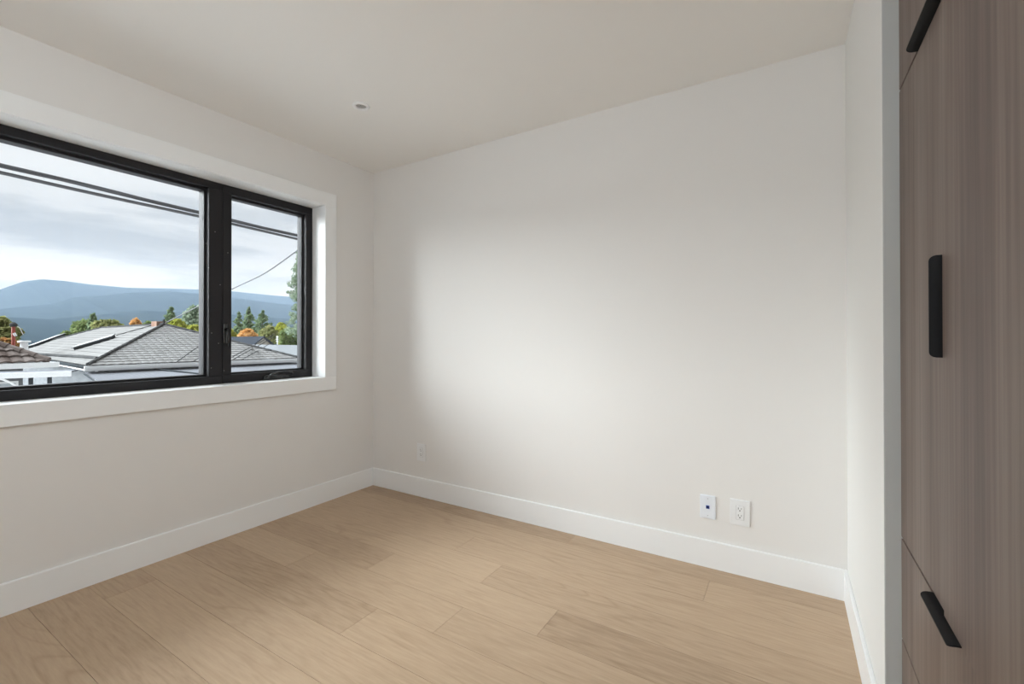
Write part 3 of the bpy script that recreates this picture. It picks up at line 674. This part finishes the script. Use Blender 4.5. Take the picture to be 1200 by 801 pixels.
# ------------------------------------------------------------------ outside: cables
CAB = mat('black_cable', (0.07, 0.072, 0.08), 0.5)
def cable(name, pts, X, rad, label, ext0=None, n=40, sag=0.0, strands=1, tw=0.02, twist=5.0, m_=CAB):
    P = [atx(x, y, X_) for (x, y), X_ in zip(pts, X)]
    d0 = (P[1]-P[0]); P = [P[0]-d0*ext0] + P if ext0 else P
    if ext0: P = P + [P[-1]+(P[-1]-P[-2])*ext0]
    # smooth resample
    out = []
    for i in range(len(P)-1):
        p0 = P[max(i-1, 0)]; p1, p2 = P[i], P[i+1]; p3 = P[min(i+2, len(P)-1)]
        for k in range(n):
            t_ = k/n; out.append(0.5*((2*p1)+(-p0+p2)*t_+(2*p0-5*p1+4*p2-p3)*t_*t_+(-p0+3*p1-3*p2+p3)*t_**3))
    out.append(P[-1]); mb = MB()
    if strands == 1: mb.tube(out, rad, 6)
    else:
        ln = 0; acc = [0]
        for a, b_ in zip(out, out[1:]): ln += (b_-a).length; acc.append(ln)
        for s_ in range(strands):
            ph = 2*math.pi*s_/strands
            mb.tube([p+Vector((tw*math.cos(ph+a*twist), 0, tw*math.sin(ph+a*twist))) for p, a in zip(out, acc)], rad, 6)
    return tag(mb.build(name, m_), label, 'cable')
cable('power_cable', [(0, 193.6), (120, 221.6), (238, 250.2), (350, 276.3)], [-6]*4, 0.017, 'upper thick black twisted cable across the sky outside the window', 0.6, strands=3, tw=0.016, twist=1.1)
cable('power_cable', [(0, 202), (120, 229), (238, 254.5), (350, 280.3)], [-6.0]*4, 0.025, 'lower thick black cable running just below the twisted one across the sky', 0.6)
# service drop from upper right to the apex of the hip roof
a = cable('service_cable', [(372, 278), (349, 293), (310, 320), (272, 338.5), (233, 358.5), (193, 378.5)], [-10, -12, -16, -20, -24.2, APX.x], 0.024, 'thin black cable dropping to the peak of the grey hip roof')
for j, (p0, p1, lb) in enumerate((((273, 417.5), (322, 391.5), 'thin wire crossing the hip roof to the white mast, uppermost of three'), ((273, 421), (323, 394), 'thin wire crossing the hip roof to the white mast, middle of three'), ((283, 421.5), (324, 398), 'thin wire crossing the hip roof to the white mast, lowest of three'), ((206, 424.5), (235, 404), 'thin wire over the hip roof just left of the window mullion'), ((226, 423.5), (240, 415), 'short thin wire over the hip roof beside the mullion, the lower one'))):
    # the wires run a hand's breadth above the hip-end slope, then on to the mast
    up_h = (nv*apx_back+Vector((0, 0, APX.z))).normalized(); nh = ev.cross(up_h); nh = nh if nh.z > 0 else -nh
    f_ = 0.42 if j < 3 else 1.0; pm = (p0[0]+(p1[0]-p0[0])*f_, p0[1]+(p1[1]-p0[1])*f_)
    X0 = hit(*p0, C1+nh*0.16, nh).x; Xm = hit(*pm, C1+nh*0.16, nh).x
    if j < 3: cable('service_wire', [p0, pm, p1], [X0, Xm, e3a.x+1], 0.020, lb, m_=RIDGE)
    else: cable('service_wire', [p0, pm], [X0, Xm], 0.020, lb, m_=RIDGE)

# ------------------------------------------------------------------ outside: trees
def leafm(name, c1, c2):
    m_ = mat(name, c1, 0.7, 0.2); t_ = m_.node_tree
    g_ = N(t_, 'ShaderNodeNewGeometry'); r_ = ramp(t_, [(0.0, c1), (1.0, c2)])
    L(t_, g_.outputs['Random Per Island'], r_.inputs['Fac'])
    df = N(t_, 'ShaderNodeBsdfDiffuse'); tl_ = N(t_, 'ShaderNodeBsdfTranslucent'); mxs = N(t_, 'ShaderNodeMixShader'); mxs.inputs[0].default_value = 0.35
    L(t_, r_.outputs[0], df.inputs[0]); L(t_, r_.outputs[0], tl_.inputs[0]); L(t_, df.outputs[0], mxs.inputs[1]); L(t_, tl_.outputs[0], mxs.inputs[2])
    L(t_, mxs.outputs[0], t_.nodes['Material Output'].inputs['Surface'])
    return m_
BARK = mottled('grey_brown_bark', (0.12, 0.09, 0.07), (0.19, 0.15, 0.12), 5.0)
LM = dict(dark=leafm('dark_green_leaf', (0.12, 0.17, 0.10), (0.22, 0.28, 0.16)), mid=leafm('green_leaf', (0.12, 0.17, 0.07), (0.22, 0.26, 0.11)),
          yellow=leafm('yellow_green_leaf', (0.24, 0.27, 0.05), (0.38, 0.38, 0.09)), orange=leafm('orange_leaf', (0.50, 0.27, 0.10), (0.66, 0.40, 0.17)),
          pale=leafm('pale_pine_needle', (0.17, 0.23, 0.16), (0.28, 0.33, 0.24)), olive=leafm('olive_leaf', (0.17, 0.20, 0.08), (0.30, 0.29, 0.13)),
          rust=leafm('rust_leaf', (0.34, 0.15, 0.06), (0.30, 0.22, 0.09)))
def leaves(mb, rnd, c, rad, n, size):
    for _ in range(n):
        while True:
            v = Vector((rnd.uniform(-1, 1), rnd.uniform(-1, 1), rnd.uniform(-1, 1)))
            if 0.25 < v.length < 1: break
        v = v*(0.55+0.45*rnd.random())/max(v.length, 0.5)*v.length**0.3 if False else v
        p = Vector(c)+Vector((v.x*rad[0], v.y*rad[1], v.z*rad[2]))
        u = Vector((rnd.gauss(0, 1), rnd.gauss(0, 1), rnd.gauss(0, 1))).normalized(); w_ = u.orthogonal().normalized()
        w_.rotate(Matrix.Rotation(rnd.uniform(0, 6.28), 3, u)); x_ = u.cross(w_); s_ = size*rnd.uniform(0.6, 1.3)
        mb.b.faces.new([mb.b.verts.new(p+w_*s_), mb.b.verts.new(p+x_*s_*0.55), mb.b.verts.new(p-w_*s_), mb.b.verts.new(p-x_*s_*0.55)])
def tree(name, label, px, top, wid, X, mat_, kind='round', bot=None, n=900, size=0.16, seed=1, cat='tree', group=None):
    """px, top, wid: where its crown stands in the photo; X: how far away it is"""
    rnd = random.Random(seed); P = atx(px, top, X); sc_ = (P-CAM).dot(fw)/FPX; wm = wid*sc_
    Bz = atx(px, bot, X).z if bot else P.z-wm*1.2
    h = P.z-Bz
    o = thing(name, (P.x, P.y, GZ), label, cat, group)
    tk = MB(); tk.tube([(P.x, P.y, GZ), (P.x, P.y+0.1, (GZ+Bz)/2), (P.x-0.1, P.y, Bz+h*0.5), (P.x, P.y, Bz+h*0.92)], [0.035*wm+0.10, 0.03*wm+0.08, 0.02*wm+0.04, 0.02], 7)
    mb = MB()
    if kind == 'round':
        k = 9
        for i in range(k):
            a = rnd.uniform(0, 6.28); r_ = rnd.uniform(0.0, 0.30)*wm; zz = Bz+h*rnd.uniform(0.30, 0.74)
            c = (P.x+r_*math.cos(a), P.y+r_*math.sin(a), zz); rd = wm*rnd.uniform(0.16, 0.25)
            leaves(mb, rnd, c, (rd, rd, min(rd*0.9, h*0.3)), n//k, size)
        leaves(mb, rnd, (P.x, P.y, Bz+h*0.45), (wm*0.46, wm*0.46, h*0.42), n//2, size)
        leaves(mb, rnd, (P.x, P.y, Bz+h*0.82), (wm*0.22, wm*0.22, h*0.18), n//6, size)
    elif kind == 'cone':
        lv = 11
        for i in range(lv):
            f_ = i/(lv-1); z = Bz+h*(0.04+0.90*f_); r_ = wm*0.5*(1-f_)**0.7*rnd.uniform(0.75, 1.15)+0.15
            for j in range(6):
                a = rnd.uniform(0, 6.28); q = rnd.uniform(0.35, 1.0)
                leaves(mb, rnd, (P.x+r_*0.62*q*math.cos(a), P.y+r_*0.62*q*math.sin(a), z-0.06*r_+rnd.uniform(-.3, .3)), (r_*0.40, r_*0.40, h/lv*0.5), max(4, n//(lv*6)), size)
            if i % 2 == 0: tk.tube([(P.x, P.y, z), (P.x+r_*0.7*math.cos(i*2.1), P.y+r_*0.7*math.sin(i*2.1), z-0.1)], [0.03, 0.01], 5)
        leaves(mb, rnd, (P.x, P.y, P.z-h*0.05), (0.12, 0.12, h*0.06), n//40+6, size*0.7)
    elif kind == 'column':
        for i in range(130):
            f_ = (i+rnd.random())/130; z = Bz+h*(0.02+0.96*f_); r_ = wm*0.5*(1.0-0.62*f_**1.6)
            a = rnd.uniform(0, 6.28); q = rnd.uniform(0.15, 1.0)**0.7; cl = rnd.uniform(0.10, 0.19)*wm*0.5*(1.15-0.5*f_)+0.10
            c = (P.x+r_*0.86*q*math.cos(a), P.y+r_*0.86*q*math.sin(a), z)
            leaves(mb, rnd, c, (cl, cl, cl*0.8), n//130, size)
            if i % 5 == 0: tk.tube([(P.x, P.y, z-0.5), c], [0.05, 0.012], 5)
    tk.build('trunk', BARK, o, smooth=True); mb.build('foliage', mat_, o, recalc=False)
    return o
tree('leafy_tree', 'green and rust autumn tree at the left edge of the window behind the rusty pole', 0, 371, 36, -34, LM['olive'], bot=409, n=2200, size=0.17, seed=3)
tree('bush', 'rusty orange bush at the foot of the tree behind the rusty pole', 8, 397, 26, -29.5, LM['rust'], bot=413, n=900, size=0.15, seed=4, cat='bush')
tree('broadleaf_tree', 'wide green tree behind the left end of the grey hip roof', 104, 375, 34, -70, LM['mid'], bot=396, n=1600, size=0.30, seed=5)
tree('broadleaf_tree', 'yellow-green tree behind the ridge, left of the small orange tree', 130, 375.5, 32, -58, LM['olive'], bot=394, n=1500, size=0.30, seed=6)
tree('conifer', 'small dark conifer top between the two green trees behind the ridge', 109, 369.5, 15, -63, LM['dark'], 'cone', bot=390, n=700, size=0.22, seed=7)
tree('bush', 'small green bush behind the sloping left hip of the grey roof', 78, 388, 14, -60, LM['mid'], bot=400, n=500, size=0.25, seed=8, cat='bush')
tree('maple_tree', 'small orange autumn tree just above the roof ridge', 159.5, 373.5, 13, -64, LM['orange'], bot=392, n=700, size=0.26, seed=9)
tree('bush', 'low green bush behind the ridge beside the chimney', 174, 377, 15, -60, LM['mid'], bot=390, n=500, size=0.25, seed=10, cat='bush')
tree('conifer', 'dark bushy pine behind the peak of the hip roof', 200.5, 361.5, 24, -60, LM['dark'], 'cone', bot=392, n=1100, size=0.24, seed=11)
tree('leafy_tree', 'bright yellow-green tree right of the roof peak', 208, 374.5, 26, -55, LM['yellow'], bot=396, n=1200, size=0.26, seed=12)
tree('leafy_tree', 'low yellow-green tree beside the window mullion, behind the falling right hip', 228, 381, 26, -49, LM['yellow'], bot=402, n=1200, size=0.26, seed=13)
tree('pine_tree', 'pale green open pine just left of the window mullion', 229, 357.5, 34, -66, LM['pale'], bot=392, n=1500, size=0.26, seed=14)
tree('conifer', 'slim dark conifer leftmost in the casement pane', 279.5, 367, 21, -68, LM['dark'], 'cone', bot=403, n=900, size=0.26, seed=15)
tree('conifer', 'tallest dark conifer in the casement pane, second from the left', 291.5, 361, 31, -72, LM['dark'], 'cone', bot=403, n=1300, size=0.26, seed=16)
tree('conifer', 'broad dark conifer in the casement pane, third from the left', 308, 364, 40, -80, LM['dark'], 'cone', bot=404, n=1500, size=0.26, seed=17)
tree('maple_tree', 'bright orange autumn tree above the dark slate-blue roof', 290.5, 385, 23, -60, LM['orange'], bot=402, n=1300, size=0.24, seed=18)
tree('leafy_tree', 'yellow-green tree left of the orange tree, partly behind the mullion', 270, 386, 16, -63, LM['yellow'], bot=403, n=700, size=0.24, seed=19)
tree('leafy_tree', 'olive green tree behind the gable of the dark roof', 316, 381, 24, -64, LM['olive'], bot=405, n=1200, size=0.26, seed=20)
tree('leafy_tree', 'yellow-green rounded tree behind the white mast', 330, 377.5, 24, -68, LM['yellow'], bot=405, n=1200, size=0.26, seed=21)
tree('broadleaf_tree', 'green tree standing behind the pale grey roof at the right', 342, 384, 32, -54, LM['mid'], bot=408, n=1800, size=0.24, seed=22)
tree('poplar_tree', 'tall narrow green tree at the right edge of the casement pane', 353, 294, 42, -40, LM['pale'], 'column', bot=398, n=6500, size=0.11, seed=23)
